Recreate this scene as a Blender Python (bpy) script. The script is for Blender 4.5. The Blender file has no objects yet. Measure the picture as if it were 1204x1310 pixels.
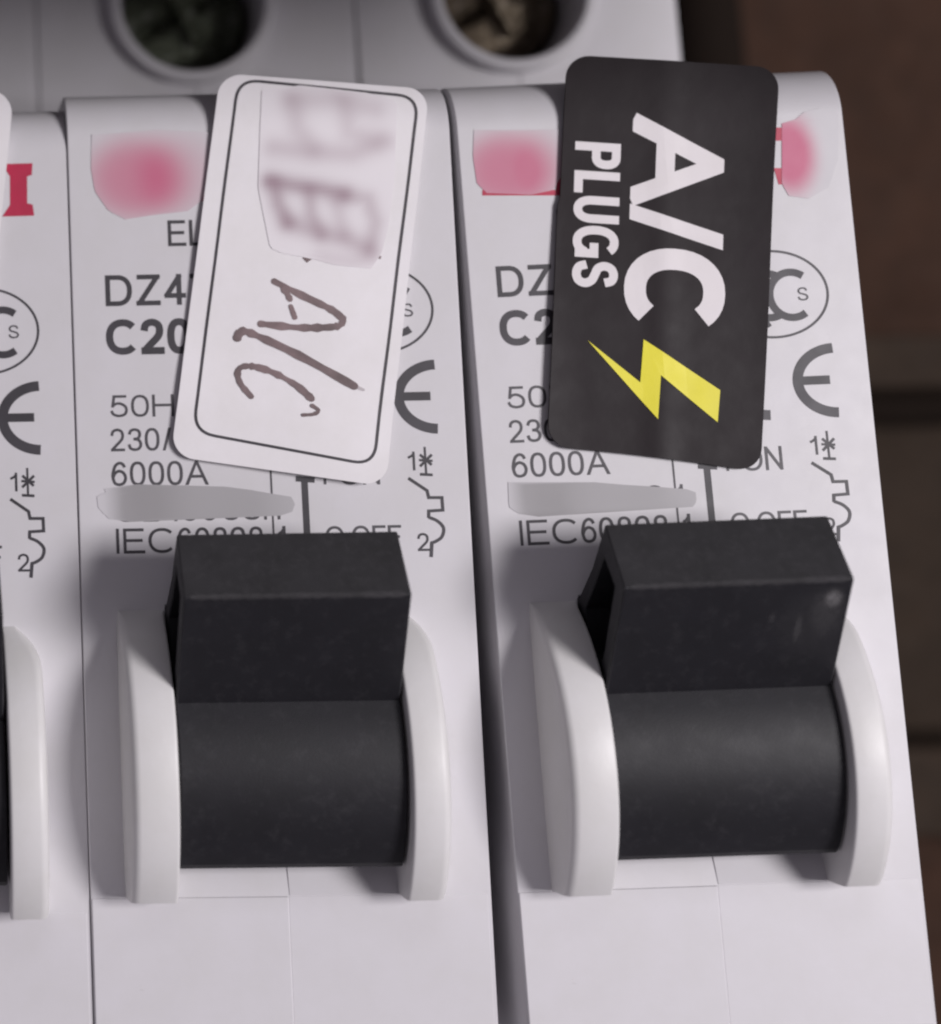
import bpy, bmesh, math, random
from mathutils import Matrix, Vector
random.seed(7)
S = 0.001                                   # everything below is written in millimetres
sc = bpy.context.scene
col = sc.collection

# ------------------------------------------------------------------ camera
# breaker frame: u right, v up, w out of the breaker face.  world: x=u, y=-w, z=v
def W(u, v, w): return Vector((u*S, -w*S, v*S))
def rot3(rx, ry, rz):
    return Matrix.Rotation(rz, 3, 'Z') @ Matrix.Rotation(ry, 3, 'Y') @ Matrix.Rotation(rx, 3, 'X')
CP = [0.13523, 0.03422, -0.01328, -7.58695, -20.86198, 103.15858]
R = rot3(*CP[:3])
cam_d = bpy.data.cameras.new('camera'); cam = bpy.data.objects.new('camera', cam_d); col.objects.link(cam)
ax = []
for k in range(3):
    c = R.col[k]; ax.append(Vector((c[0], -c[2], c[1])))
m = Matrix.Identity(4)
for k in range(3):
    for r in range(3): m[r][k] = ax[k][r]
m.translation = W(*CP[3:6])
cam.matrix_world = m
cam_d.sensor_fit = 'HORIZONTAL'; cam_d.sensor_width = 36.0
cam_d.lens = 2835/1204*36
cam_d.shift_x = (602+211)/1204; cam_d.shift_y = -(655-300)/1204
cam_d.clip_start = 0.005; cam_d.clip_end = 5
cam_d.dof.use_dof = True; cam_d.dof.focus_distance = 0.1005; cam_d.dof.aperture_fstop = cam_d.lens/2.6
sc.camera = cam

# ------------------------------------------------------------------ light
world = bpy.data.worlds.new('World'); sc.world = world; world.use_nodes = True
bg = world.node_tree.nodes['Background']
bg.inputs[0].default_value = (0.95, 0.87, 1.0, 1); bg.inputs[1].default_value = 0.195
def area(name, target, direction, dist, size, power, color):
    d = Vector(direction).normalized()
    pos = W(*target) + Vector((d[0], -d[2], d[1]))*dist
    l = bpy.data.lights.new(name, 'AREA'); l.shape = 'RECTANGLE'; l.size, l.size_y = size
    l.energy = power; l.color = color
    o = bpy.data.objects.new(name, l); col.objects.link(o); o.location = pos
    o.rotation_euler = (W(*target)-pos).to_track_quat('-Z', 'Y').to_euler()
area('key_lamp', (20, -25, 0), (0.74, 0.06, 1.0), 0.42, (0.125, 0.125), 1.58, (1.0, 0.96, 0.98))
area('room_light', (15, -20, 0), (0.15, 0.95, 0.9), 0.7, (0.30, 0.12), 0.24, (0.93, 0.93, 1.0))
sc.view_settings.view_transform = 'Standard'; sc.view_settings.look = 'None'
sc.view_settings.exposure = 0; sc.view_settings.gamma = 1
sc.render.engine = 'CYCLES'
sc.cycles.filter_width = 2.2

# ------------------------------------------------------------------ materials
def mat(name, base, rough=0.5, metal=0.0, mottling=0.0, bump=0.0, bscale=3.0, dust=None, spec=0.5, attr=None, sss=0.0):
    M = bpy.data.materials.new(name); M.use_nodes = True; nt = M.node_tree; N = nt.nodes; L = nt.links
    b = N['Principled BSDF']; b.inputs['Roughness'].default_value = rough; b.inputs['Metallic'].default_value = metal
    b.inputs['Specular IOR Level'].default_value = spec
    b.inputs['Base Color'].default_value = (*base, 1)
    tc = N.new('ShaderNodeTexCoord'); mp = N.new('ShaderNodeMapping'); mp.inputs['Scale'].default_value = (1000, 1000, 1000)
    L.new(tc.outputs['Object'], mp.inputs['Vector'])
    src = None
    if attr:
        a = N.new('ShaderNodeVertexColor'); a.layer_name = attr; src = a.outputs['Color']
        L.new(src, b.inputs['Base Color'])
    if mottling:
        n = N.new('ShaderNodeTexNoise'); n.inputs['Scale'].default_value = 0.35; n.inputs['Detail'].default_value = 5; n.inputs['Roughness'].default_value = 0.65
        L.new(mp.outputs[0], n.inputs['Vector'])
        mx = N.new('ShaderNodeMix'); mx.data_type = 'RGBA'; mx.blend_type = 'MULTIPLY'; mx.inputs[0].default_value = 1
        r = N.new('ShaderNodeValToRGB'); lo = 1-mottling
        r.color_ramp.elements[0].position = 0.35; r.color_ramp.elements[0].color = (lo, lo, lo*0.985, 1)
        r.color_ramp.elements[1].position = 0.65; r.color_ramp.elements[1].color = (1, 1, 1, 1)
        L.new(n.outputs[0], r.inputs[0]); L.new(r.outputs[0], mx.inputs[7])
        if src is not None: L.new(src, mx.inputs[6])
        else: mx.inputs[6].default_value = (*base, 1)
        src = mx.outputs[2]; L.new(src, b.inputs['Base Color'])
    if dust:
        dcol, sc_, lo, hi = dust
        n = N.new('ShaderNodeTexNoise'); n.inputs['Scale'].default_value = sc_; n.inputs['Detail'].default_value = 8; n.inputs['Roughness'].default_value = 0.75
        L.new(mp.outputs[0], n.inputs['Vector'])
        r = N.new('ShaderNodeValToRGB'); r.color_ramp.elements[0].position = lo; r.color_ramp.elements[1].position = hi
        L.new(n.outputs[0], r.inputs[0])
        mx = N.new('ShaderNodeMix'); mx.data_type = 'RGBA'
        L.new(r.outputs[0], mx.inputs[0]); mx.inputs[7].default_value = (*dcol, 1)
        if src is not None: L.new(src, mx.inputs[6])
        else: mx.inputs[6].default_value = (*base, 1)
        src = mx.outputs[2]; L.new(src, b.inputs['Base Color'])
    rn = N.new('ShaderNodeTexNoise'); rn.inputs['Scale'].default_value = 0.8; rn.inputs['Detail'].default_value = 4
    L.new(mp.outputs[0], rn.inputs['Vector'])
    mr = N.new('ShaderNodeMapRange'); mr.inputs[3].default_value = max(0.02, rough-0.09); mr.inputs[4].default_value = min(1, rough+0.09)
    L.new(rn.outputs[0], mr.inputs[0]); L.new(mr.outputs[0], b.inputs['Roughness'])
    if bump:
        n = N.new('ShaderNodeTexNoise'); n.inputs['Scale'].default_value = bscale; n.inputs['Detail'].default_value = 3
        L.new(mp.outputs[0], n.inputs['Vector'])
        bp = N.new('ShaderNodeBump'); bp.inputs['Strength'].default_value = 1.0; bp.inputs['Distance'].default_value = bump*S
        L.new(n.outputs[0], bp.inputs['Height']); L.new(bp.outputs[0], b.inputs['Normal'])
    if sss:
        b.inputs['Subsurface Weight'].default_value = sss; b.inputs['Subsurface Scale'].default_value = 0.0012
        b.inputs['Subsurface Radius'].default_value = (1, 0.9, 0.85)
    return M
HC = (0.655, 0.64, 0.668)
M_house = mat('white_plastic', HC, 0.44, mottling=0.035, bump=0.003, bscale=2.2, dust=((0.36, 0.34, 0.33), 1.5, 0.66, 0.84))
M_rib = mat('rib_plastic', (0.71, 0.70, 0.70), 0.43, mottling=0.04, bump=0.006, bscale=2.5)
M_black = mat('black_plastic', (0.013, 0.0125, 0.016), 0.52, mottling=0.2, bump=0.004, bscale=9, spec=0.36, dust=((0.034, 0.033, 0.037), 1.3, 0.52, 0.85))
M_end_sheen = mat('black_plastic_end_sheen', (0.027, 0.026, 0.029), 0.6, mottling=0.35, bump=0.003, bscale=6, dust=((0.050, 0.048, 0.052), 2.0, 0.5, 0.9))  # greyer black, paints the sheen from above into the lever's end
M_ink = mat('print_ink', (0.050, 0.045, 0.055), 0.5, mottling=0.4)
M_ink_grey = mat('print_ink_grey', (0.078, 0.072, 0.084), 0.5, mottling=0.4)
M_red = mat('red_ink', (0.52, 0.022, 0.075), 0.45, mottling=0.2)
M_paper = mat('white_paper', (0.86, 0.835, 0.86), 0.55, mottling=0.05, bump=0.004, bscale=5)
M_blackpaper = mat('black_film', (0.0110, 0.0060, 0.0082), 0.5, mottling=0.12, bump=0.012, bscale=0.8, dust=((0.018, 0.012, 0.015), 0.4, 0.5, 0.9), spec=0.2)
M_whiteink = mat('white_print', (0.78, 0.74, 0.76), 0.5, mottling=0.05)
M_yellow = mat('yellow_print', (0.86, 0.78, 0.025), 0.5, mottling=0.08)
M_marker = mat('brown_marker', (0.26, 0.185, 0.19), 0.55, mottling=0.6)
M_smear = mat('smeared_print', HC, 0.5, attr='pigment')
M_steel_g = mat('tarnished_screw_green', (0.20, 0.225, 0.16), 0.38, metal=0.75, mottling=0.7, bump=0.15, bscale=1.0, dust=((0.65, 0.68, 0.6), 1.1, 0.55, 0.75))
M_steel_b = mat('tarnished_screw_brown', (0.27, 0.215, 0.15), 0.38, metal=0.7, mottling=0.7, bump=0.15, bscale=1.0, dust=((0.68, 0.6, 0.5), 1.1, 0.55, 0.75))
M_rail = mat('dull_rail_steel', (0.036, 0.0235, 0.0155), 0.8, spec=0.2, metal=0.0, mottling=0.3)
M_blocker = mat('grey_blocker_paint', (0.30, 0.29, 0.29), 0.5)
M_wall = mat('brown_enclosure', (0.050, 0.0240, 0.0145), 0.8, spec=0.2, mottling=0.3)
M_tube = mat('matte_black_tube', (0.012, 0.008, 0.006), 0.9, spec=0.1)
M_dark = mat('hole_dark', (0.03, 0.028, 0.025), 0.7)

# ------------------------------------------------------------------ helpers
def mesh_obj(name, verts, faces, material, parent=None, smooth=True, origin=(0, 0, 0), colors=None, sharp=35):
    me = bpy.data.meshes.new(name)
    me.from_pydata([W(a-origin[0], b-origin[1], c-origin[2]) for a, b, c in verts], [], faces)
    me.materials.append(material)
    bm = bmesh.new(); bm.from_mesh(me)
    if not colors: bmesh.ops.remove_doubles(bm, verts=bm.verts, dist=1e-8)
    bm.to_mesh(me); bm.free()
    if colors:
        at = me.color_attributes.new('pigment', 'FLOAT_COLOR', 'POINT')
        for i, c in enumerate(colors): at.data[i].color = (*c, 1)
    o = bpy.data.objects.new(name, me); col.objects.link(o)
    if parent is not None: o.parent = parent
    if smooth:
        me.shade_smooth()
        try: me.set_sharp_from_angle(angle=math.radians(sharp))
        except Exception: pass
    return o
def bevel(o, width, seg=3, angle=40):
    md = o.modifiers.new('bevel', 'BEVEL'); md.width = width*S; md.segments = seg; md.limit_method = 'ANGLE'; md.harden_normals = True; md.angle_limit = math.radians(angle)
    bake(o, False)
def bake(o, shade=True):
    bpy.context.view_layer.update()
    dg = bpy.context.evaluated_depsgraph_get()
    me = bpy.data.meshes.new_from_object(o.evaluated_get(dg)); name = o.data.name
    o.modifiers.clear(); o.data = me; me.name = name
    if shade: me.shade_smooth(); me.set_sharp_from_angle(angle=math.radians(30))
def prism(prof, u0, u1):
    """closed (v,w) profile extruded along u"""
    n = len(prof); V = [(u0, a, b) for a, b in prof] + [(u1, a, b) for a, b in prof]
    F = [(i, (i+1) % n, n+(i+1) % n, n+i) for i in range(n)] + [tuple(range(n))[::-1], tuple(range(n, 2*n))]
    return V, F
def fixn(o):
    bm = bmesh.new(); bm.from_mesh(o.data); bmesh.ops.recalc_face_normals(bm, faces=bm.faces); bm.to_mesh(o.data); bm.free()
def boolean(o, cutters):
    for c in cutters:
        fixn(c); md = o.modifiers.new('b', 'BOOLEAN'); md.operation = 'DIFFERENCE'; md.solver = 'EXACT'; md.object = c
    bake(o)
    for c in cutters: bpy.data.objects.remove(c, do_unlink=True)
def arc(cx, cy, r, a0, a1, n):
    return [(cx+r*math.cos(math.radians(a0+(a1-a0)*i/n)), cy+r*math.sin(math.radians(a0+(a1-a0)*i/n))) for i in range(n+1)]
def cyl(u, v, r, w0, w1, n=64, r1=None):
    r1 = r if r1 is None else r1
    V = [(u+r*math.cos(2*math.pi*i/n), v+r*math.sin(2*math.pi*i/n), w0) for i in range(n)] + [(u+r1*math.cos(2*math.pi*i/n), v+r1*math.sin(2*math.pi*i/n), w1) for i in range(n)]
    F = [(i, (i+1) % n, n+(i+1) % n, n+i) for i in range(n)] + [tuple(range(n))[::-1], tuple(range(n, 2*n))]
    return V, F
def lathe(u, v, prof, n=64):
    V = []; F = []
    for r, w in prof:
        V += [(u+r*math.cos(2*math.pi*i/n), v+r*math.sin(2*math.pi*i/n), w) for i in range(n)]
    for k in range(len(prof)-1):
        for i in range(n): F.append((k*n+i, k*n+(i+1) % n, (k+1)*n+(i+1) % n, (k+1)*n+i))
    return V, F
def smooth_line(pts, n=6):
    out = []
    for i in range(len(pts)-1):
        p0, p1, p2, p3 = pts[max(0, i-1)], pts[i], pts[i+1], pts[min(len(pts)-1, i+2)]
        for k in range(n):
            t = k/n
            out.append(tuple(0.5*((2*p1[j])+(-p0[j]+p2[j])*t+(2*p0[j]-5*p1[j]+4*p2[j]-p3[j])*t*t+(-p0[j]+3*p1[j]-3*p2[j]+p3[j])*t**3) for j in (0, 1)))
    out.append(tuple(pts[-1])); return out
def sup(cx, cy, rx, ry, a0, a1, n=28, e=2.25):
    o = []
    for i in range(n+1):
        a = math.radians(a0+(a1-a0)*i/n); c_, s_ = math.cos(a), math.sin(a)
        o.append((cx+rx*math.copysign(abs(c_)**(2/e), c_), cy+ry*math.copysign(abs(s_)**(2/e), s_)))
    return o
SIX = [(.95, .80), (.80, .95), (.52, 1), (.20, .86), (.02, .52), (.02, .30), (.16, .07), (.5, 0), (.85, .08), (1, .31), (.85, .54), (.5, .63), (.18, .53), (.03, .36)]
GLYPH = {
 'A': (.92, [('l', [(-.02, -.02), (.5, 1.04), (1.02, -.02)]), ('b', [(.17, .33), (.83, .33)])]),
 'B': (.80, [('l', [(0, 0), (0, 1)]), ('b', [(-.05, 1)] + sup(.55, .76, .36, .24, 90, -90, 14) + [(-.05, .52)]), ('b', [(-.05, .52)] + sup(.6, .26, .4, .26, 90, -90, 14) + [(-.05, 0)])]),
 'C': (.86, [('b', [(a*1.10, b) for a, b in sup(.5, .5, .5, .5, 42, 318)])]),
 'D': (.86, [('l', [(0, 0), (0, 1)]), ('b', [(-.05, 1)] + sup(.45, .5, .55, .5, 90, -90, 20) + [(-.05, 0)])]),
 'E': (.74, [('l', [(0, 0), (0, 1)]), ('l', [(0, 1), (.95, 1)]), ('l', [(0, .52), (.88, .52)]), ('l', [(0, 0), (1, 0)])]),
 'F': (.70, [('l', [(0, 0), (0, 1)]), ('l', [(0, 1), (1, 1)]), ('l', [(0, .5), (.85, .5)])]),
 'G': (.95, [('b', sup(.5, .5, .5, .5, 45, 330)), ('l', [(1, .06), (1, .46)]), ('b', [(1.05, .46), (.55, .46)])]),
 'H': (.80, [('l', [(0, 0), (0, 1)]), ('l', [(1, 0), (1, 1)]), ('b', [(0, .52), (1, .52)])]),
 'I': (0, [('l', [(0, 0), (0, 1)])]),
 'L': (.66, [('l', [(0, 0), (0, 1)]), ('l', [(0, 0), (1, 0)])]),
 'N': (.80, [('l', [(0, 0), (0, 1)]), ('l', [(1, 0), (1, 1)]), ('l', [(.02, 1), (.98, 0)])]),
 'O': (.98, [('o', sup(.5, .5, .5, .5, 0, 360, 40)[:-1])]),
 'P': (.78, [('l', [(0, 0), (0, 1)]), ('b', [(-.05, 1)] + sup(.6, .73, .4, .27, 90, -90, 14) + [(-.05, .46)])]),
 'S': (.80, [('c', [(.94, .76), (.82, .94), (.5, 1), (.17, .93), (.04, .75), (.18, .58), (.5, .50), (.84, .41), (1, .24), (.86, .06), (.5, 0), (.14, .07), (0, .27)])]),
 'U': (.80, [('b', [(0, 1.2)] + sup(.5, .38, .5, .38, 180, 360, 18) + [(1, 1.2)])]),
 'V': (.92, [('l', [(-.02, 1.02), (.5, -.04), (1.02, 1.02)])]),
 'Z': (.78, [('l', [(.05, 1), (.98, 1)]), ('l', [(.97, 1), (.03, 0)]), ('l', [(0, 0), (1, 0)])]),
 'z': (.52, [('l', [(.05, 1), (.98, 1)]), ('l', [(.97, 1), (.03, 0)]), ('l', [(0, 0), (1, 0)])]),
 '0': (.66, [('o', sup(.5, .5, .5, .5, 0, 360, 36, 2.4)[:-1])]),
 '1': (.40, [('l', [(.9, 0), (.9, 1)]), ('b', [(.9, .93), (.55, .80), (.0, .70)])]),
 '2': (.66, [('c', [(.03, .70), (.13, .91), (.48, 1), (.84, .92), (.95, .72), (.84, .50), (.35, .20), (.06, .02)]), ('l', [(.05, 0), (1, 0)])]),
 '3': (.66, [('c', [(.04, .76), (.18, .94), (.5, 1), (.84, .93), (.93, .74), (.78, .57), (.40, .53)]), ('c', [(.40, .53), (.84, .47), (1, .27), (.86, .07), (.5, 0), (.13, .07), (0, .27)])]),
 '4': (.68, [('l', [(.74, 0), (.74, 1)]), ('l', [(.74, .98), (.0, .30)]), ('l', [(.0, .27), (1, .27)])]),
 '5': (.66, [('l', [(.18, 1), (.92, 1)]), ('l', [(.19, .98), (.09, .50)]), ('c', [(.08, .50), (.30, .62), (.60, .63), (.90, .50), (1, .31), (.88, .08), (.5, 0), (.14, .08), (0, .27)])]),
 '6': (.66, [('c', SIX)]), '9': (.66, [('c', [(1-a, 1-b) for a, b in SIX])]),
 '7': (.64, [('l', [(.0, 1), (1, 1)]), ('c', [(1, 1), (.62, .55), (.40, .18), (.34, -.1)])]),
 '8': (.66, [('o', sup(.5, .765, .42, .235, 0, 360, 28)[:-1]), ('o', sup(.5, .265, .5, .265, 0, 360, 28)[:-1])]),
 '/': (.42, [('l', [(.0, -.1), (1, 1.1)])]),
 '.': (0, [('l', [(0, -.04), (0, .04)])]),
 '-': (.34, [('b', [(0, .38), (1, .38)])]),
}
class Ink:
    """flat print: ribbons, polygons and letters collected in (u,v)"""
    def __init__(s): s.V = []; s.F = []; s.k = 0
    def poly(s, pts): s.k += 0.02; n = len(s.V); s.V += [(p[0], p[1], s.k*0.0012) for p in pts]; s.F.append(tuple(range(n, n+len(pts)))); return s
    def line(s, pts, width, closed=False, cap=False):
        n = len(pts); wd = width if isinstance(width, (list, tuple)) else [width]*n
        L_ = []; R_ = []
        for i in range(n):
            p = Vector(pts[i]); a = Vector(pts[(i-1) % n]) if (i > 0 or closed) else p; b = Vector(pts[(i+1) % n]) if (i < n-1 or closed) else p
            d1 = (p-a).normalized() if (p-a).length > 1e-9 else (b-p).normalized(); d2 = (b-p).normalized() if (b-p).length > 1e-9 else d1
            t = (d1+d2); t = t.normalized() if t.length > 1e-6 else d1
            nn = Vector((-t.y, t.x)); k = 1/max(0.45, nn.dot(Vector((-d1.y, d1.x))))
            h = wd[i]/2*k; L_.append(p+nn*h); R_.append(p-nn*h)
        s.k += 1; m0 = len(s.V); s.V += [(x[0], x[1], (s.k+0.6*(i_ % n)/n)*0.0012) for i_, x in enumerate(L_ + R_)]
        for i in range(n if closed else n-1):
            j = (i+1) % n; s.F.append((m0+i, m0+n+i, m0+n+j, m0+j))
        if cap:
            for q, e, w_ in ((0, 1, wd[0]), (n-1, -1, wd[-1])):
                s.k += 1; p = Vector(pts[q]); d = (Vector(pts[q+e])-p).normalized()*-1; a0 = math.degrees(math.atan2(d.y, d.x))
                s.poly(arc(p.x, p.y, w_/2, a0-90, a0+90, 8))
        return s
    def text(s, body, u0, v0, width, height, stroke=0.14, rot=0.0):
        """stroke-built sans serif letters filling width x height from the baseline start (u0,v0)"""
        t = stroke*height; ca, sa = math.cos(math.radians(rot)), math.sin(math.radians(rot))
        ws = [GLYPH[c][0] if GLYPH[c][0] else stroke for c in body]; gap = 0.10+stroke*0.25 if stroke < 0.17 else 0.085
        tot = sum(ws)+gap*(len(body)-1); k = width/tot; x = 0
        for c, w_ in zip(body, ws):
            gw = w_*k; hh = height*(0.74 if c == 'z' else 1.0)
            for kind, pts in GLYPH[c][1]:
                bx = max(0, gw-t)
                P_ = [(x+min(t/2, gw/2)+a*bx, t/2+b*(hh-t)) for a, b in pts]
                if kind == 'c': P_ = smooth_line(P_, 7)
                if kind == 'l':
                    for q, e in ((0, 1), (-1, -2)):
                        d = (Vector(P_[q])-Vector(P_[e])).normalized()*t*0.5
                        P_[q] = (P_[q][0]+d.x, P_[q][1]+d.y)
                tmp = Ink().line(P_, t*(1.0 if stroke > 0.17 or kind != 'c' else 1.0), closed=(kind == 'o'))
                s.k = (s.k+1) % 9
                for f in tmp.F:
                    q = [tmp.V[i_][:2] for i_ in f]
                    for lim, sg in ((0.0, 1), (hh, -1)):
                        o_ = []
                        for i_ in range(len(q)):
                            a, b = q[i_], q[(i_+1) % len(q)]; da, db = (a[1]-lim)*sg, (b[1]-lim)*sg
                            if da >= 0: o_.append(a)
                            if da*db < 0: z = da/(da-db); o_.append((a[0]+(b[0]-a[0])*z, a[1]+(b[1]-a[1])*z))
                        q = o_
                    if len(q) > 2: s.poly([(u0+a*ca-b*sa, v0+a*sa+b*ca) for a, b in q])
            x += gw+gap*k
        return s
    def make(s, name, material, parent, w=0.012, surf=None, origin=(0, 0, 0), cut=None, thick=0.0):
        o = mesh_obj(name, s.V, s.F, material, parent, smooth=False)
        bm = bmesh.new(); bm.from_mesh(o.data)
        bmesh.ops.triangulate(bm, faces=bm.faces)
        if cut:
            for axis, step in ((0, cut), (2, cut)):
                cs = [v.co[axis] for v in bm.verts]; x = math.ceil(min(cs)/S/step)*step
                while x < max(cs)/S:
                    no = [0, 0, 0]; no[axis] = 1; co = [0, 0, 0]; co[axis] = x*S
                    bmesh.ops.bisect_plane(bm, geom=bm.verts[:]+bm.edges[:]+bm.faces[:], plane_co=co, plane_no=no); x += step
        for v in bm.verts:
            u, vv = v.co.x/S, v.co.z/S
            ww = w - v.co.y/S + (surf(u, vv) if surf else 0)
            v.co = W(u-origin[0], vv-origin[1], ww-origin[2])
        for f in bm.faces:
            f.normal_update()
            if f.normal.y > 0: f.normal_flip()
        bm.to_mesh(o.data); bm.free()
        return o
def patch(name, poly, colfn, parent, w=0.027, surf=None, origin=(0, 0, 0), step=0.16):
    """film of pigment inside a v-monotone outline; colour per vertex"""
    vs = [p[1] for p in poly]; v0, v1 = min(vs), max(vs); nr = max(4, int((v1-v0)/step)); nc = max(6, int((max(p[0] for p in poly)-min(p[0] for p in poly))/step))
    V = []; F = []; C = []
    for r in range(nr+1):
        y = v0+(v1-v0)*(0.0004+0.9992*r/nr); xs = []
        for i in range(len(poly)):
            a, b = poly[i], poly[(i+1) % len(poly)]
            if (a[1]-y)*(b[1]-y) < 0: xs.append(a[0]+(b[0]-a[0])*(y-a[1])/(b[1]-a[1]))
        xa, xb = min(xs), max(xs)
        for c in range(nc+1):
            x = xa+(xb-xa)*c/nc; V.append((x, y, w+(surf(x, y) if surf else 0))); C.append(colfn(x, y))
    for r in range(nr):
        for c in range(nc): F.append((r*(nc+1)+c, r*(nc+1)+c+1, (r+1)*(nc+1)+c+1, (r+1)*(nc+1)+c))
    return mesh_obj(name, V, F, M_smear, parent, origin=origin, colors=C)
def seg_d(x, y, pts):
    best = 1e9
    for i in range(len(pts)-1):
        ax_, ay = pts[i]; bx, by = pts[i+1]; dx, dy = bx-ax_, by-ay; t = max(0, min(1, ((x-ax_)*dx+(y-ay)*dy)/(dx*dx+dy*dy+1e-9)))
        best = min(best, math.hypot(x-ax_-t*dx, y-ay-t*dy))
    return best
def mixc(a, b, t): t = max(0, min(1, t)); return tuple(a[i]+(b[i]-a[i])*t for i in range(3))
def empty(name, frame, label, cat, group=None, loc=(0, 0, 0)):
    o = bpy.data.objects.new(name, None); col.objects.link(o); o.empty_display_size = 0.005
    o.matrix_world = frame @ Matrix.Translation(W(*loc))
    o['label'] = label; o['category'] = cat
    if group: o['group'] = group
    return o
def frame_of(b):
    return Matrix.Translation(W(b[0], b[1], b[2])) @ Matrix.Rotation(-b[3], 4, 'Y')
FR = {'b1': frame_of([-17.90, -0.7, -0.12, 0.003]), 'b2': frame_of([0, 0, 0, 0.003]), 'b3': frame_of([18.1675, 0.0831, -0.0678, 0.027])}

# ------------------------------------------------------------------ the enclosure and the rail behind
def slab(name, u0, u1, v0, v1, w0, w1, material, parent=None):
    V, F = prism([(v0, w0), (v1, w0), (v1, w1), (v0, w1)], u0, u1)
    o = mesh_obj(name, V, F, material, parent, smooth=False); fixn(o); return o
wall = slab('enclosure_wall', -120, 200, -170, 120, -62, -59.3, M_wall); wall['kind'] = 'structure'
# unseen blocker panel added above the view, shading the screw shoulders from the key
V, F = prism([(2.0, 22.0), (2.0, 24.0), (62.0, 24.0), (62.0, -59.0), (60.0, -59.0), (60.0, 22.0)], -70, 58)
blocker = mesh_obj('unseen_blocker', V, F, M_blocker, None, smooth=False); fixn(blocker); blocker['label'] = 'grey panel added out of view above the breakers to shade their shoulders'; blocker['category'] = 'blocker'
t = 1.0; h = 7.3
rp = [(-8.0, -52-t), (-8.0, -52), (-11.6, -52), (-12.4, -52-h+t), (-35.2, -52-h+t), (-36.0, -52), (-41.8, -52), (-41.8, -52-t), (-36.9, -52-t), (-36.2, -52-h), (-11.4, -52-h), (-10.8, -52-t)]
V, F = prism(rp, -110, 190)
rail = mesh_obj('mounting_rail', V, F, M_rail, None, smooth=False); fixn(rail); bevel(rail, 0.25, 2)
rail['label'] = 'dull brown metal mounting rail running behind the breakers at the right edge'; rail['category'] = 'rail'

def tube(name, pts, r, material, label):
    pts = [Vector(p) for p in pts]; V = []; F = []; n = 20
    for i, p in enumerate(pts):
        d = (pts[min(i+1, len(pts)-1)]-pts[max(i-1, 0)]).normalized(); a = d.cross(Vector((0.1, 0.2, 1))).normalized(); b = d.cross(a)
        for k in range(n): q = p+(a*math.cos(2*math.pi*k/n)+b*math.sin(2*math.pi*k/n))*r; V.append(tuple(q))
    for i in range(len(pts)-1):
        for k in range(n): F.append((i*n+k, i*n+(k+1) % n, (i+1)*n+(k+1) % n, (i+1)*n+k))
    F += [tuple(range(n)), tuple(range((len(pts)-1)*n, len(pts)*n))[::-1]]
    o = mesh_obj(name, V, F, material); fixn(o); o['label'] = label; o['category'] = 'tube'; return o
tube('black_tube', [(48+0.35*i*0+0.0022*i*i, 40-2.0*i, -50-0.02*i) for i in range(24)], 2.5, M_tube,
      'black tube behind the right edge of the right breaker near the top')  # dark upright tube beside the right shoulder
tube('black_tube', [(30+8*i, -12.9+0.03*i, -56.6) for i in range(20)], 1.3, M_tube,
      'thin black tube standing in for the shadow band along the mounting rail right of the breakers')  # dark tube in place of the shadow band under the rail's upper flange

# ------------------------------------------------------------------ one circuit breaker
G = 'white circuit breakers side by side on the rail'
LAB = {'b2': 'white circuit breaker in the middle, under the white handwritten label',
       'b3': 'white circuit breaker on the right, under the black lightning bolt label',
       'b1': 'leftmost white circuit breaker, cut by the left edge of the photo'}
root2 = empty('circuit_breaker', FR['b2'], LAB['b2'], 'circuit breaker', G)

# housing: stepped side profile with a toggle well and a screw shaft cut in
prof = [(17.5, -51.9)] + arc(16.7, -20.8, 0.8, 0, 90, 5) + [(0.0, -20.0)] + arc(-2.4, -2.4, 2.4, 0, 90, 12)[0:] + arc(-43.5, -1.5, 1.5, 90, 180, 8) + [(-45, -20), (-61.7, -20)] + [(-62.5, -20.8), (-62.5, -51.9)]
V, F = prism(prof, 0.06, 17.94)
house = mesh_obj('housing', V, F, M_house, root2); fixn(house)
V, F = prism([(-37.1, 0.6), (-37.1, 0.0), (-35.72, -0.5), (-35.72, -8), (-24.15, -8), (-24.15, 0.6)], 3.95, 13.98); well = mesh_obj('cut', V, F, M_house)
SU, SV = 8.75, 8.75
V, F = cyl(SU, SV, 4.05, -34, -18); hole = mesh_obj('cut', V, F, M_house)
V, F = prism([(-35.0, -60), (-41.9, -60), (-41.9, -51.8), (-35.0, -51.8)], -1, -0.5); nul = mesh_obj('cut', V, F, M_house)
bpy.data.objects.remove(nul, do_unlink=True)
boolean(house, [well, hole])
bevel(house, 0.07, 3)
# right-hand half shell below the well stands a hair proud: a visible joint line
V, F = prism([(-43.4, -0.5), (-43.4, 0.07), (-37.13, 0.07), (-37.13, -0.5)], 0.10, 8.92)
shell = mesh_obj('half_shell', V, F, M_house, root2); fixn(shell); bevel(shell, 0.06, 2)
V, F = prism([(-43.4, -0.5), (-43.4, 0.015), (-37.12, 0.015), (-37.12, -0.5)], 8.93, 17.78)
shell_r = mesh_obj('half_shell', V, F, M_house, root2); fixn(shell_r); bevel(shell_r, 0.03, 2)
V, F = prism([(-0.2, -20.6), (-0.2, -19.93), (16.4, -19.93), (16.4, -20.6)], 8.9, 17.6)
sh2 = mesh_obj('shoulder_shell', V, F, M_house, root2); fixn(sh2)
V, F = cyl(SU, SV, 4.08, -34, -18); hole = mesh_obj('cut', V, F, M_house)
boolean(sh2, [hole]); bevel(sh2, 0.05, 2)

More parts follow.
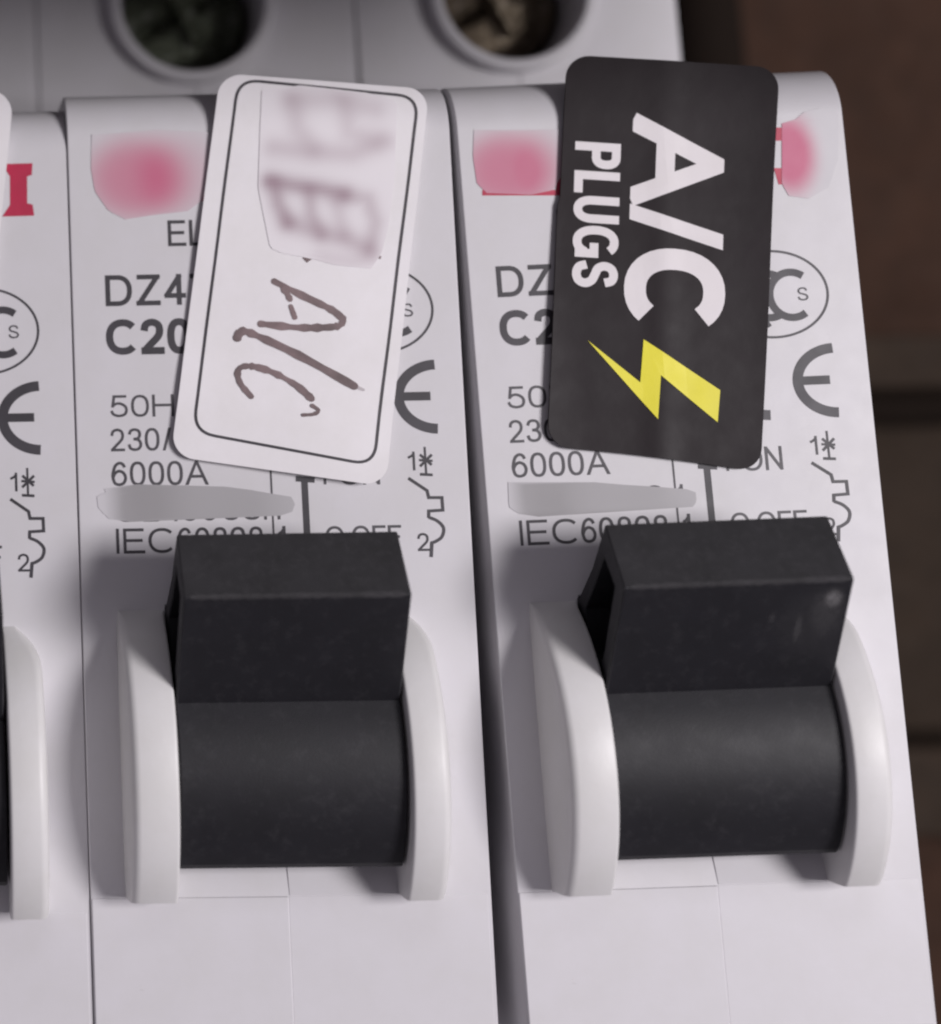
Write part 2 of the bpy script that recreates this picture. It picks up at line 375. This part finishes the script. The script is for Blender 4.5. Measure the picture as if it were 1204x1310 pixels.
V, F = prism([(-37.11, -0.6), (-37.11, 0.02), (-35.66, -0.46), (-35.66, -2.0)], 8.95, 13.96)
lip = mesh_obj('well_lip', V, F, M_house, root2); fixn(lip); bevel(lip, 0.04, 2)

# raised collar and terminal screw
V, F = lathe(SU, SV, [(4.7, -20.1), (4.7, -19.3), (4.55, -19.05), (4.35, -19.0), (4.1, -19.05), (3.98, -19.25), (3.94, -20.2), (3.9, -27.0)])
mesh_obj('screw_collar', V, F, M_house, root2)
def make_screw(material):
    V, F = lathe(SU, SV, [(0.001, -22.9), (1.4, -22.95), (2.7, -23.2), (3.4, -23.6), (3.65, -24.1), (3.7, -30)], 48)
    sc_ = mesh_obj('terminal_screw', V, F, material, root2); fixn(sc_)
    cs = []
    for k in range(2):
        a = math.radians(25+90*k); ca, sa = math.cos(a), math.sin(a); l, wd = 2.9 if k == 0 else 2.0, 0.42
        V, F = prism([(-wd, -24.6), (wd, -24.6), (wd, -22), (-wd, -22)], -l, l)
        V = [(SU+x*ca-y*sa, SV+x*sa+y*ca, z+0.003*k) for x, y, z in V]; cs.append(mesh_obj('cut', V, F, material))
    V, F = lathe(SU, SV, [(3.2, -29.5), (3.6, -29.6)], 48)
    boolean(sc_, cs); bevel(sc_, 0.12, 2)
    return sc_
screw2 = make_screw(M_steel_g)

# toggle: barrel and lever are one moulding
CB, RB = (-31.2, -2.85), 6.45
barrel = [p for p in arc(CB[0], CB[1], RB, 66, 131, 18)]
tp = [(-23.7, -7), (-24.25, 0.2), (-22.8, 2.4), (-20.95, 4.6), (-23.65, 6.65), (-28.35, 2.95)] + barrel[1:] + [(-35.62, 1.75), (-35.66, -7)]
V, F = prism(tp, 4.02, 13.88)
# the lever tapers a little towards its end
V2 = []
for u, v, w in V:
    k = max(0.0, min(1.0, (v+28.2)/7.0)) if w > 1 else 0
    V2.append((u + (0.12*k if u < 9 else -0.12*k), v, w))
tog = mesh_obj('toggle_lever', V2, F, M_black, root2); fixn(tog)
V, F = prism([(-22.35, 4.1), (-23.6, 5.35), (-26.9, 2.9), (-26.6, 1.0), (-24.7, 1.0)], 3.0, 7.0); pocket = mesh_obj('cut', V, F, M_black)
boolean(tog, [pocket]); tog.data.set_sharp_from_angle(angle=math.radians(10)); bevel(tog, 0.17, 3, 62)
tog.data.materials.append(M_end_sheen)  # end face gets the lighter black with the sheen painted in
for f in tog.data.polygons:
    if f.normal.z > 0.45 and f.normal.y < -0.5 and f.center.z > -24.5*S: f.material_index = 1
# wear on the lever's leading edge
bm = bmesh.new(); rnd = random.Random(3)
V = []; F = []
def edge_wear(u0, u1, n, wmax):
    for i in range(n+1):
        u = u0+(u1-u0)*i/n; a = wmax*(0.35+0.65*rnd.random())*min(1, i/2, (n-i)/2)
        V.extend([(u, -23.60+a*0.55, 6.63-a*0.46), (u, -23.66-a*0.1, 6.655), (u, -23.70-a*0.42, 6.62-a*0.32)])
    for i in range(n):
        for k in range(2): F.append((i*3+k, i*3+k+1, i*3+4+k, i*3+3+k))
M_wear = mat('rubbed_plastic', (0.060, 0.057, 0.062), 0.6, mottling=0.7)
edge_wear(4.35, 13.6, 60, 0.20)
mesh_obj('worn_edge', V, F, M_wear, root2)

# guard ribs either side of the toggle
def rib(u0, u1, outer_left):
    rows = []; R_, vc, wc = 8.0, -31.45, -3.82
    vs = [-24.35-(37.08-24.35)*i/40 for i in range(41)]
    for v in vs:
        w = max(-0.05, wc+math.sqrt(max(0, R_*R_-(v-vc)**2)))+0.02; pinch = 0.0 if outer_left else 1.1*max(0.0, 1-w/2.2)**1.5
        ro = max(0.004, min(0.50, w*0.8)); ri = max(0.002, min(0.14, w*0.3)); sec = [(-0.12+pinch, -0.4), (-0.03+pinch, w-ro)]
        for k in range(1, 6): a = math.radians(18*k); sec.append((-0.03+pinch+ro*0.8*(1-math.cos(a)), w-ro+ro*math.sin(a)))
        wd = u1-u0
        for k in range(0, 4): a = math.radians(90-30*k); sec.append((wd-ri+ri*math.cos(a), w-ri+ri*math.sin(a)))
        sec.append((wd, -7.5))
        rows.append([((u0+x) if outer_left else (u1-x), v, z) for x, z in sec])
    n = len(rows[0]); V = [p for r in rows for p in r]; F = []
    for i in range(len(rows)-1):
        for k in range(n-1): F.append((i*n+k, i*n+k+1, (i+1)*n+k+1, (i+1)*n+k))
    F.append(tuple(range(n))); F.append(tuple(range((len(rows)-1)*n, len(rows)*n))[::-1])
    o = mesh_obj('guard_rib', V, F, M_rib, root2); fixn(o); bevel(o, 0.12, 2, 60); return o
rib(1.9, 3.93, True); rib(14.0, 15.66, False)

# ------------------------------------------------------------------ the print on the face (local mm)
prints = []
def T(name, body, box, mat_=M_ink, bold=0.12):
    o = Ink().text(body, box[0], box[1], box[2], box[3], bold).make(name, mat_, root2); prints.append(o); return o
T('printed_text', 'EL', (4.62, -7.62, 1.75, 1.22), M_ink, 0.13)
T('printed_text', 'DZ47', (1.62, -10.38, 4.85, 1.45), M_ink, 0.155)
T('printed_text', 'C20', (1.58, -12.66, 3.95, 1.66), M_ink, 0.20)
T('printed_text', '50Hz', (1.66, -15.55, 3.75, 1.02), M_ink_grey)
T('printed_text', '230/400V', (1.62, -17.12, 6.3, 1.05), M_ink_grey)
T('printed_text', '6000A', (1.62, -18.72, 4.42, 1.12), M_ink_grey)
T('printed_text', 'GB10963.1', (1.72, -20.36, 7.6, 1.05), M_ink_grey)
T('printed_text', 'IEC', (1.74, -21.8, 2.62, 1.14), M_ink)
T('printed_text', '60898-1', (4.52, -21.8, 5.0, 1.14), M_ink)
T('printed_text', 'I', (11.33, -18.80, 0.12, 1.02), M_ink_grey)
T('printed_text', 'ON', (12.05, -18.84, 1.85, 1.08), M_ink_grey)
T('printed_text', 'O', (11.3, -21.75, 0.85, 1.05), M_ink_grey)
T('printed_text', 'OFF', (12.5, -21.75, 2.25, 1.05), M_ink_grey)
ik = Ink().line([(10.45, -18.55), (10.47, -21.61)], 0.30).line([(10.06, -18.51), (10.92, -18.59)], 0.26)
prints.append(ik.make('printed_symbol', M_ink, root2))
ik = Ink().line([(8.92, -16.59), (8.95, -22.30)], 0.085)
prints.append(ik.make('printed_line', M_ink_grey, root2))
def ell(cx, cy, rx, ry, a0, a1, n=40): return [(cx+rx*math.cos(math.radians(a0+(a1-a0)*i/n)), cy+ry*math.sin(math.radians(a0+(a1-a0)*i/n))) for i in range(n+1)]
# oval certification mark with nested C shapes and a small S
ik = Ink().line(ell(14.15, -10.78, 2.55, 2.0, 0, 360, 72)[:-1], 0.11, closed=True)
ik.line(ell(13.25, -10.85, 1.35, 1.42, 60, 300), 0.36).line(ell(14.0, -10.85, 0.98, 1.02, 58, 302), 0.34).line(ell(15.05, -10.85, 1.0, 1.05, 55-0, 305-0)[0:], 0.34)
ik.text('S', 15.32, -11.14, 0.48, 0.62, 0.12)
prints.append(ik.make('certification_mark', M_ink, root2))
# CE mark
ik = Ink().line(ell(16.72, -14.86, 1.78, 1.48, 92, 268), 0.46).line([(15.0, -14.83), (16.4, -14.83)], 0.40)
ik.line(ell(13.62, -14.86, 1.78, 1.48, 92, 268), 0.46)
prints.append(ik.make('conformity_mark', M_ink, root2))
# circuit symbol
ik = Ink()
ik.line([(16.01, -17.16), (16.02, -18.41)], 0.10).line([(15.74, -18.41), (16.31, -18.45)], 0.13)
ik.line([(15.78, -17.51), (16.29, -17.99)], 0.12).line([(16.32, -17.52), (15.76, -18.05)], 0.12).line([(15.73, -17.76), (16.34, -17.81)], 0.11)
ik.line([(15.20, -18.58), (16.02, -19.16), (16.08, -19.48), (16.68, -19.49), (16.69, -20.06), (16.05, -20.09), (16.03, -20.40)], 0.14)
ik.line(smooth_line([(16.03, -20.37), (16.42, -20.55), (16.68, -20.87), (16.59, -21.26), (16.30, -21.47), (16.08, -21.54)]), 0.14)
ik.line([(16.12, -21.50), (16.05, -22.18)], 0.15)
ik.text('1', 15.17, -18.23, 0.40, 0.86, 0.13).text('2', 15.45, -21.9, 0.55, 0.82, 0.13)
prints.append(ik.make('circuit_symbol', M_ink, root2))

# ------------------------------------------------------------------ copies of the breaker
def copy_breaker(key, dx, skip=()):
    r = root2.copy(); col.objects.link(r); r.matrix_world = FR[key]; r['label'] = LAB[key]
    for ch in list(root2.children):
        if ch in skip: continue
        c = ch.copy(); col.objects.link(c); c.parent = r
        if ch.name.split('.')[0] in ('guard_rib', 'toggle_lever', 'worn_edge'): c.location = c.location + W(0.47 if key == 'b1' else -0.05, 0, 0)
        if ch in prints: c.location = c.location + W(dx, 0, 0)
        if ch == screw2 and key == 'b3':
            c.data = ch.data.copy(); c.data.materials[0] = M_steel_b; c.rotation_euler = (0, 0, 0)
    return r
for ch in root2.children:
    if ch.name.split('.')[0] in ('guard_rib', 'toggle_lever', 'worn_edge'): ch.location = ch.location + W(-0.17, 0, 0)
root1 = copy_breaker('b1', -0.35)
root3 = copy_breaker('b3', -0.28)

def dust_mark(blots, parent):
    """pale rubbed dust on the lever's underside plane; colour per vertex"""
    dv, dw = -4.7/5.98, -3.7/5.98; nv, nw = -3.7/5.98*0.035, 4.7/5.98*0.035; V = []; F = []; C = []; n = 44
    for i in range(n+1):
        for k in range(n+1):
            u, p = 9.6+3.85*i/n, 0.3+5.1*k/n
            V.append((u, -23.65+dv*p+nv, 6.65+dw*p+nw))
            q = sum(0.8*a*math.exp(-(((u-cu)/ru)**2+((p-cp)/rp)**2)**2) for cu, cp, ru, rp, a in blots)*(0.7+0.6*random.random())
            C.append(q)
    for i in range(n):
        for k in range(n): F.append((i*(n+1)+k, i*(n+1)+k+1, (i+1)*(n+1)+k+1, (i+1)*(n+1)+k))
    o = mesh_obj('dust_mark', V, F, M_dust, parent); at = o.data.color_attributes.new('amount', 'FLOAT_COLOR', 'POINT')
    for i, q in enumerate(C): at.data[i].color = (q, q, q, 1)
    return o
M_dust = mat('rubbed_dust', (0.16, 0.155, 0.16), 0.7)
nt = M_dust.node_tree; tr = nt.nodes.new('ShaderNodeBsdfTransparent'); mxs = nt.nodes.new('ShaderNodeMixShader'); va = nt.nodes.new('ShaderNodeVertexColor'); va.layer_name = 'amount'
nt.links.new(va.outputs[0], mxs.inputs[0]); nt.links.new(tr.outputs[0], mxs.inputs[1]); nt.links.new(nt.nodes['Principled BSDF'].outputs[0], mxs.inputs[2]); nt.links.new(mxs.outputs[0], nt.nodes['Material Output'].inputs[0])
dust_mark([(12.85, 1.0, 0.34, 0.42, 0.8), (12.7, 1.6, 0.7, 1.2, 0.16), (11.6, 2.6, 0.14, 0.7, 0.22), (10.4, 2.0, 0.12, 0.3, 0.2), (12.0, 2.4, 1.3, 1.8, 0.07)], root3)

# ------------------------------------------------------------------ red brand print and its smears
def red_blot(poly, stops, amount, parent, bgc=HC):
    """stops: (u, v, radius, strength) blots of spread red ink"""
    def f(x, y):
        s = 0
        for u, v, ru, rv, k in stops: s += k*math.exp(-(((x-u)/ru)**2+((y-v)/rv)**2)**2.0)
        return mixc(tuple(c*0.93 for c in bgc), (0.56, 0.055, 0.17), min(amount, s))
    return patch('smudged_print', poly, f, parent)
PK2 = [(1.22, -2.16), (2.79, -2.26), (4.26, -2.07), (5.91, -2.10), (6.82, -2.27), (6.78, -3.38), (6.59, -4.50), (6.27, -5.49), (5.52, -6.03), (3.77, -6.15), (2.67, -6.31), (1.88, -5.89), (1.28, -4.95), (1.13, -3.84)]
red_blot(PK2, [(3.2, -4.4, 2.4, 2.0, 0.66), (5.3, -4.3, 2.0, 2.1, 0.22)], 0.86, root2)
PK3 = [(0.85, -2.45), (1.33, -2.81), (2.78, -2.84), (4.07, -2.60), (5.05, -2.61), (4.90, -3.90), (4.72, -4.82), (4.22, -5.57), (3.27, -5.64), (1.29, -5.55), (0.79, -5.01), (0.71, -3.71)]
red_blot(PK3, [(2.2, -4.5, 2.3, 1.9, 0.74), (3.9, -4.4, 1.2, 2.0, 0.15)], 0.80, root3)
PK4 = [(15.10, -2.78), (15.64, -2.73), (16.23, -2.28), (16.96, -2.16), (17.74, -2.35), (17.67, -3.38), (17.50, -4.67), (16.94, -5.93), (16.00, -6.41), (15.11, -6.29), (14.82, -5.65)]
BK = [(15.31, -4.27)]
red_blot(PK4, [(BK[0][0], BK[0][1], 1.2, 1.9, 0.95)], 0.85, root3)
def red_letters(data, parent):
    for p in data: pass
    ik = Ink()
    for p in data: ik.poly(p)
    ik.make('brand_lettering', M_red, parent, w=0.014)
red_letters([[(6.72, -3.01), (6.98, -3.02), (6.56, -5.53), (6.23, -5.53), (6.53, -4.31)]], root2)
red_letters([[(1.02, -5.32), (4.81, -5.49), (4.78, -5.75), (1.00, -5.58)], [(4.73, -3.00), (5.09, -3.02), (4.88, -5.49), (4.41, -5.47), (4.69, -4.26)],
             [(14.54, -2.98), (15.11, -3.01), (15.05, -3.63), (14.47, -3.61)], [(14.53, -4.90), (14.92, -4.92), (14.85, -5.69), (14.67, -5.68)]], root3)
red_letters([[(14.87, -2.89), (16.31, -2.88), (16.26, -3.44), (16.04, -3.51), (16.01, -4.78), (16.26, -4.85), (16.32, -5.38), (14.82, -5.39), (15.20, -4.84), (15.23, -3.49)]], root1)
# greyed-out strip over the standard's number
def grey_strip(poly, u0, parent):
    def f(x, y):
        k = math.exp(-((x-u0-2.0)/1.6)**2); j = math.exp(-((x-u0-6.5)/2.0)**2); e = max(0, min(1, (x-u0)/0.9))
        return mixc(tuple(c*0.92 for c in HC), (0.31, 0.30, 0.31), e*min(1, 0.72+0.3*k+0.06*j-0.25*max(0, (x-u0-7)/2)))
    o = patch('smudged_print', poly, f, parent); return o
grey_strip([(1.21, -18.67), (2.82, -18.65), (4.97, -18.68), (7.30, -18.86), (8.89, -19.17), (9.78, -19.29), (9.98, -19.65), (9.82, -20.04), (9.21, -20.21), (5.46, -20.15), (3.67, -20.24), (2.41, -20.36), (1.45, -20.21), (0.96, -19.70), (0.91, -19.09), (1.34, -19.03)], 1.2, root2)
grey_strip([(1.11, -18.90), (2.89, -18.94), (5.01, -19.06), (7.12, -19.33), (8.95, -19.47), (9.56, -19.68), (9.56, -20.14), (9.28, -20.45), (8.08, -20.47), (4.90, -20.37), (3.48, -20.42), (2.40, -20.52), (1.42, -20.34), (1.06, -20.01)], 0.9, root3)

# ------------------------------------------------------------------ stickers
def sheet(name, corners, rad, surf, material, parent, origin, thick=0.12, nr=64, nc=34, bulge=None):
    TL, TR, BR, BL = [Vector(c) for c in corners]
    Wd = ((TR-TL).length+(BR-BL).length)/2; Ht = ((BL-TL).length+(BR-TR).length)/2
    V = []; F = []; K = nc+1
    ts = []
    for i in range(9): ts.append(rad*(1-math.cos(math.radians(90*i/8))))
    n = nr-16
    for i in range(1, n): ts.append(rad+(Ht-2*rad)*i/n)
    for i in range(9): ts.append(Ht-rad+rad*math.sin(math.radians(90*i/8)))
    for t_ in ts:
        d = rad-t_ if t_ < rad else (t_-(Ht-rad) if t_ > Ht-rad else 0)
        ins = rad-math.sqrt(max(0, rad*rad-d*d))
        for c in range(K):
            s_ = (ins+(Wd-2*ins)*c/nc)/Wd; tt = t_/Ht
            p = (TL*(1-s_)+TR*s_)*(1-tt)+(BL*(1-s_)+BR*s_)*tt
            if bulge: p = p+Vector(bulge(s_, tt))
            V.append((p.x, p.y, surf(p.x, p.y)))
    n = len(V); V += [(a, b, c_-thick) for a, b, c_ in V]; rws = len(ts)
    for r in range(rws-1):
        for c in range(nc):
            a = r*K+c; F.append((a, a+K, a+K+1, a+1)); F.append((n+a, n+a+1, n+a+K+1, n+a+K))
    bd = [c for c in range(K)] + [r*K+nc for r in range(1, rws)] + [(rws-1)*K+c for c in range(nc-1, -1, -1)] + [r*K for r in range(rws-2, 0, -1)]
    for i in range(len(bd)): a, b = bd[i], bd[(i+1) % len(bd)]; F.append((a, b, n+b, n+a))
    o = mesh_obj(name, V, F, material, parent, origin=origin); fixn(o); return o
def rot_round_rect(corners, rad, inset=0):
    TL, TR, BR, BL = [Vector(c) for c in corners]; pts = []
    cc = [TL, TR, BR, BL]
    for i in range(4):
        c = cc[i]; a = (cc[i-1]-c).normalized(); b = (cc[(i+1) % 4]-c).normalized()
        p0, p1 = c+a*rad, c+b*rad
        for k in range(9):
            t_ = k/8; pts.append(tuple(p0*(1-t_)**2*1+c*2*t_*(1-t_)+p1*t_*t_))
    return pts
# white handwritten label
def surf_w(u, v):
    return 0.27 + 0.10*math.exp(-((u-11.5)/3.0)**2)*(0.6+0.4*math.sin(v*0.35)) + 0.28*max(0, (-14.5-v)/4.5)**2 + 0.04*math.sin(v*0.9+u*0.4)
OW = (10.8, -9.2, 0.2)
lab_w = empty('handwritten_label', FR['b2'], 'white rounded label with black outline and handwritten brown A/C, stuck on the middle breaker', 'label', loc=OW)
WC = [(7.32, 0.51), (17.05, -0.48), (14.05, -18.96), (4.34, -17.39)]
sheet('label_paper', WC, 1.05, surf_w, M_paper, lab_w, OW)
WB = [(8.15, 0.19), (16.52, -0.84), (13.56, -17.99), (5.41, -16.30)]
Ink().line(rot_round_rect(WB, 1.0), 0.13, closed=True).make('printed_border', M_ink, lab_w, w=0.02, surf=surf_w, origin=OW, cut=1.0)
hw = Ink()
def stroke(pts, w0, w1):
    q = smooth_line(pts, 5); n = len(q)
    ws = [1.7*(w0+(w1-w0)*i/(n-1))*(0.68+0.5*random.random()) for i in range(n)]
    hw.line(q, ws, cap=True)
stroke([(9.41, -9.41), (10.65, -10.09), (11.95, -10.77), (12.47, -11.21)], 0.20, 0.22)
stroke([(12.51, -11.18), (12.35, -11.50), (11.77, -11.60), (10.40, -11.58), (8.72, -11.37)], 0.20, 0.22)
stroke([(9.87, -9.78), (10.10, -10.26)], 0.24, 0.14)
stroke([(10.12, -10.59), (10.28, -11.10)], 0.16, 0.13)
stroke([(7.62, -11.97), (7.77, -11.75), (8.24, -11.79), (10.35, -12.84), (12.87, -14.33)], 0.23, 0.21)
stroke([(8.13, -14.72), (7.68, -14.14), (7.56, -13.63), (7.78, -13.35), (8.36, -13.35), (9.24, -13.66), (10.22, -14.25), (10.88, -14.87)], 0.17, 0.19)
stroke([(10.45, -15.62), (10.95, -15.59), (11.18, -15.42), (10.90, -15.20)], 0.10, 0.10)
hw.make('handwriting', M_marker, lab_w, w=0.02, surf=surf_w, origin=OW, cut=1.0)
hf = Ink(); hf.line([(12.87, -14.33), (13.29, -14.51)], [0.2, 0.12], cap=True)
hf.make('handwriting', mat('pale_marker', (0.50, 0.46, 0.48), 0.5), lab_w, w=0.019, surf=surf_w, origin=OW)
SM = [([(9.42, -4.67), (10.50, -4.91), (11.76, -5.12), (12.83, -5.40)], 0.36, 0.62), ([(9.59, -4.82), (9.77, -5.79), (10.17, -6.64)], 0.34, 0.55),
      ([(11.21, -5.22), (11.27, -6.29), (11.67, -7.22)], 0.32, 0.42), ([(10.17, -6.64), (11.31, -7.06), (12.74, -7.46), (13.73, -7.91)], 0.40, 0.42),
      ([(12.83, -5.40), (13.91, -5.64), (14.22, -6.71), (13.95, -7.92)], 0.34, 0.36), ([(12.45, -5.84), (12.75, -7.24)], 0.34, 0.26),
      ([(9.66, -3.12), (11.47, -3.38), (13.28, -3.49), (14.83, -2.92)], 0.42, 0.30), ([(10.67, -0.83), (10.79, -2.21), (11.48, -3.16)], 0.42, 0.26),
      ([(10.55, -0.90), (12.67, -0.87), (14.46, -1.36)], 0.45, 0.24), ([(13.03, -0.95), (13.18, -2.45), (14.40, -2.84)], 0.42, 0.24), ([(11.62, -8.32), (13.05, -8.56), (13.96, -8.36)], 0.35, 0.22)]
def smear_w(x, y):
    s = 1
    for pts, r, k in SM: s *= 1-k*math.exp(-(seg_d(x, y, pts)/(r*1.25))**2)
    s = 1-s
    return mixc((0.83, 0.795, 0.825), (0.27, 0.15, 0.20), min(0.8, s))
patch('smudged_writing', [(9.23, -0.24), (11.06, -0.17), (12.69, -0.39), (13.96, -0.56), (15.22, -0.85), (15.49, -1.15), (15.39, -2.49), (15.18, -4.71), (14.82, -6.91), (14.44, -8.18), (13.90, -8.90), (12.33, -8.73), (11.19, -8.38), (9.83, -8.10), (9.29, -7.84), (8.86, -4.96), (9.04, -2.37)], smear_w, lab_w, w=0.032, surf=surf_w, origin=OW, step=0.2)
dk = Ink(); dk.line([(10.79, -8.30), (10.97, -8.45), (11.19, -8.35)], [0.1, 0.2, 0.1]).line([(14.18, -8.29), (14.39, -8.40)], 0.14)
dk.make('handwriting', M_marker, lab_w, w=0.018, surf=surf_w, origin=OW)

# black printed label
def surf_b(u, v):
    crease = 0.06*math.exp(-(((u-(8.9+0.10*(v+10)))/0.7)**2))
    return 0.30 + crease*(0.45+0.55*min(1, max(0, (-v-2)/14))) + 0.10*math.sin(0.45*v+1.0)*0.5 + 0.22*max(0, (u-11.5)/4)**2 + 0.25*max(0, (5.0-u)/2)**2*0.4
OB = (9.2, -9.2, 0.2)
lab_b = empty('printed_label', FR['b3'], 'black rounded label reading A/C PLUGS with a yellow lightning bolt, on the right breaker', 'label', loc=OB)
BC = [(5.38, 0.85), (15.06, -0.25), (12.48, -18.92), (3.03, -17.35)]
sheet('label_film', BC, 1.05, surf_b, M_blackpaper, lab_b, OB, bulge=lambda s_, t_: ((-0.0 if t_ < 0.385 else -0.10)*(1-s_), 0.10*math.sin(math.pi*s_)*(1 if t_ > 0.5 else 0.3)))
bl = Ink().poly([(5.16, -12.57), (7.39, -14.61), (7.71, -12.64), (10.98, -15.12), (10.74, -16.57), (8.34, -14.32), (8.04, -16.32)])
bl.make('lightning_bolt', M_yellow, lab_b, w=0.03, surf=surf_b, origin=OB, cut=0.5)
def label_text(body, p0, p1, height, bold, name):
    """glyph run starts at p0 (baseline start) and ends at p1, reading downwards"""
    a, b = Vector(p0), Vector(p1); d = b-a
    Ink().text(body, a.x, a.y, d.length, height, bold, math.degrees(math.atan2(d.y, d.x))).make(name, M_whiteink, lab_b, w=0.03, surf=surf_b, origin=OB, cut=0.5)
A = [(8.18, -2.24), (7.69, -6.20), (7.68, -6.31), (7.45, -8.13), (7.29, -8.23), (6.83, -11.88), (5.42, -3.26), (4.66, -10.04)]
label_text('A', A[0], A[1], 4.25, 0.205, 'printed_text')
label_text('/', A[2], A[3], 4.3, 0.165, 'printed_text')
label_text('C', A[4], A[5], 4.6, 0.215, 'printed_text')
label_text('PLUGS', A[6], A[7], 2.1, 0.19, 'printed_text')

# corner of a third label on the leftmost breaker
OL = (-6, -6, 0.2)
def surf_l(u, v): return 0.25+0.02*math.sin(v)
lab_l = empty('blank_label', FR['b1'], 'white label corner on the leftmost breaker, cut off by the left edge of the photo', 'label', loc=OL)
sheet('label_paper', [(5.91, 0.99), (15.53, 0.57), (13.48, -15.69), (3.91, -14.82)], 1.2, surf_l, M_paper, lab_l, OL)
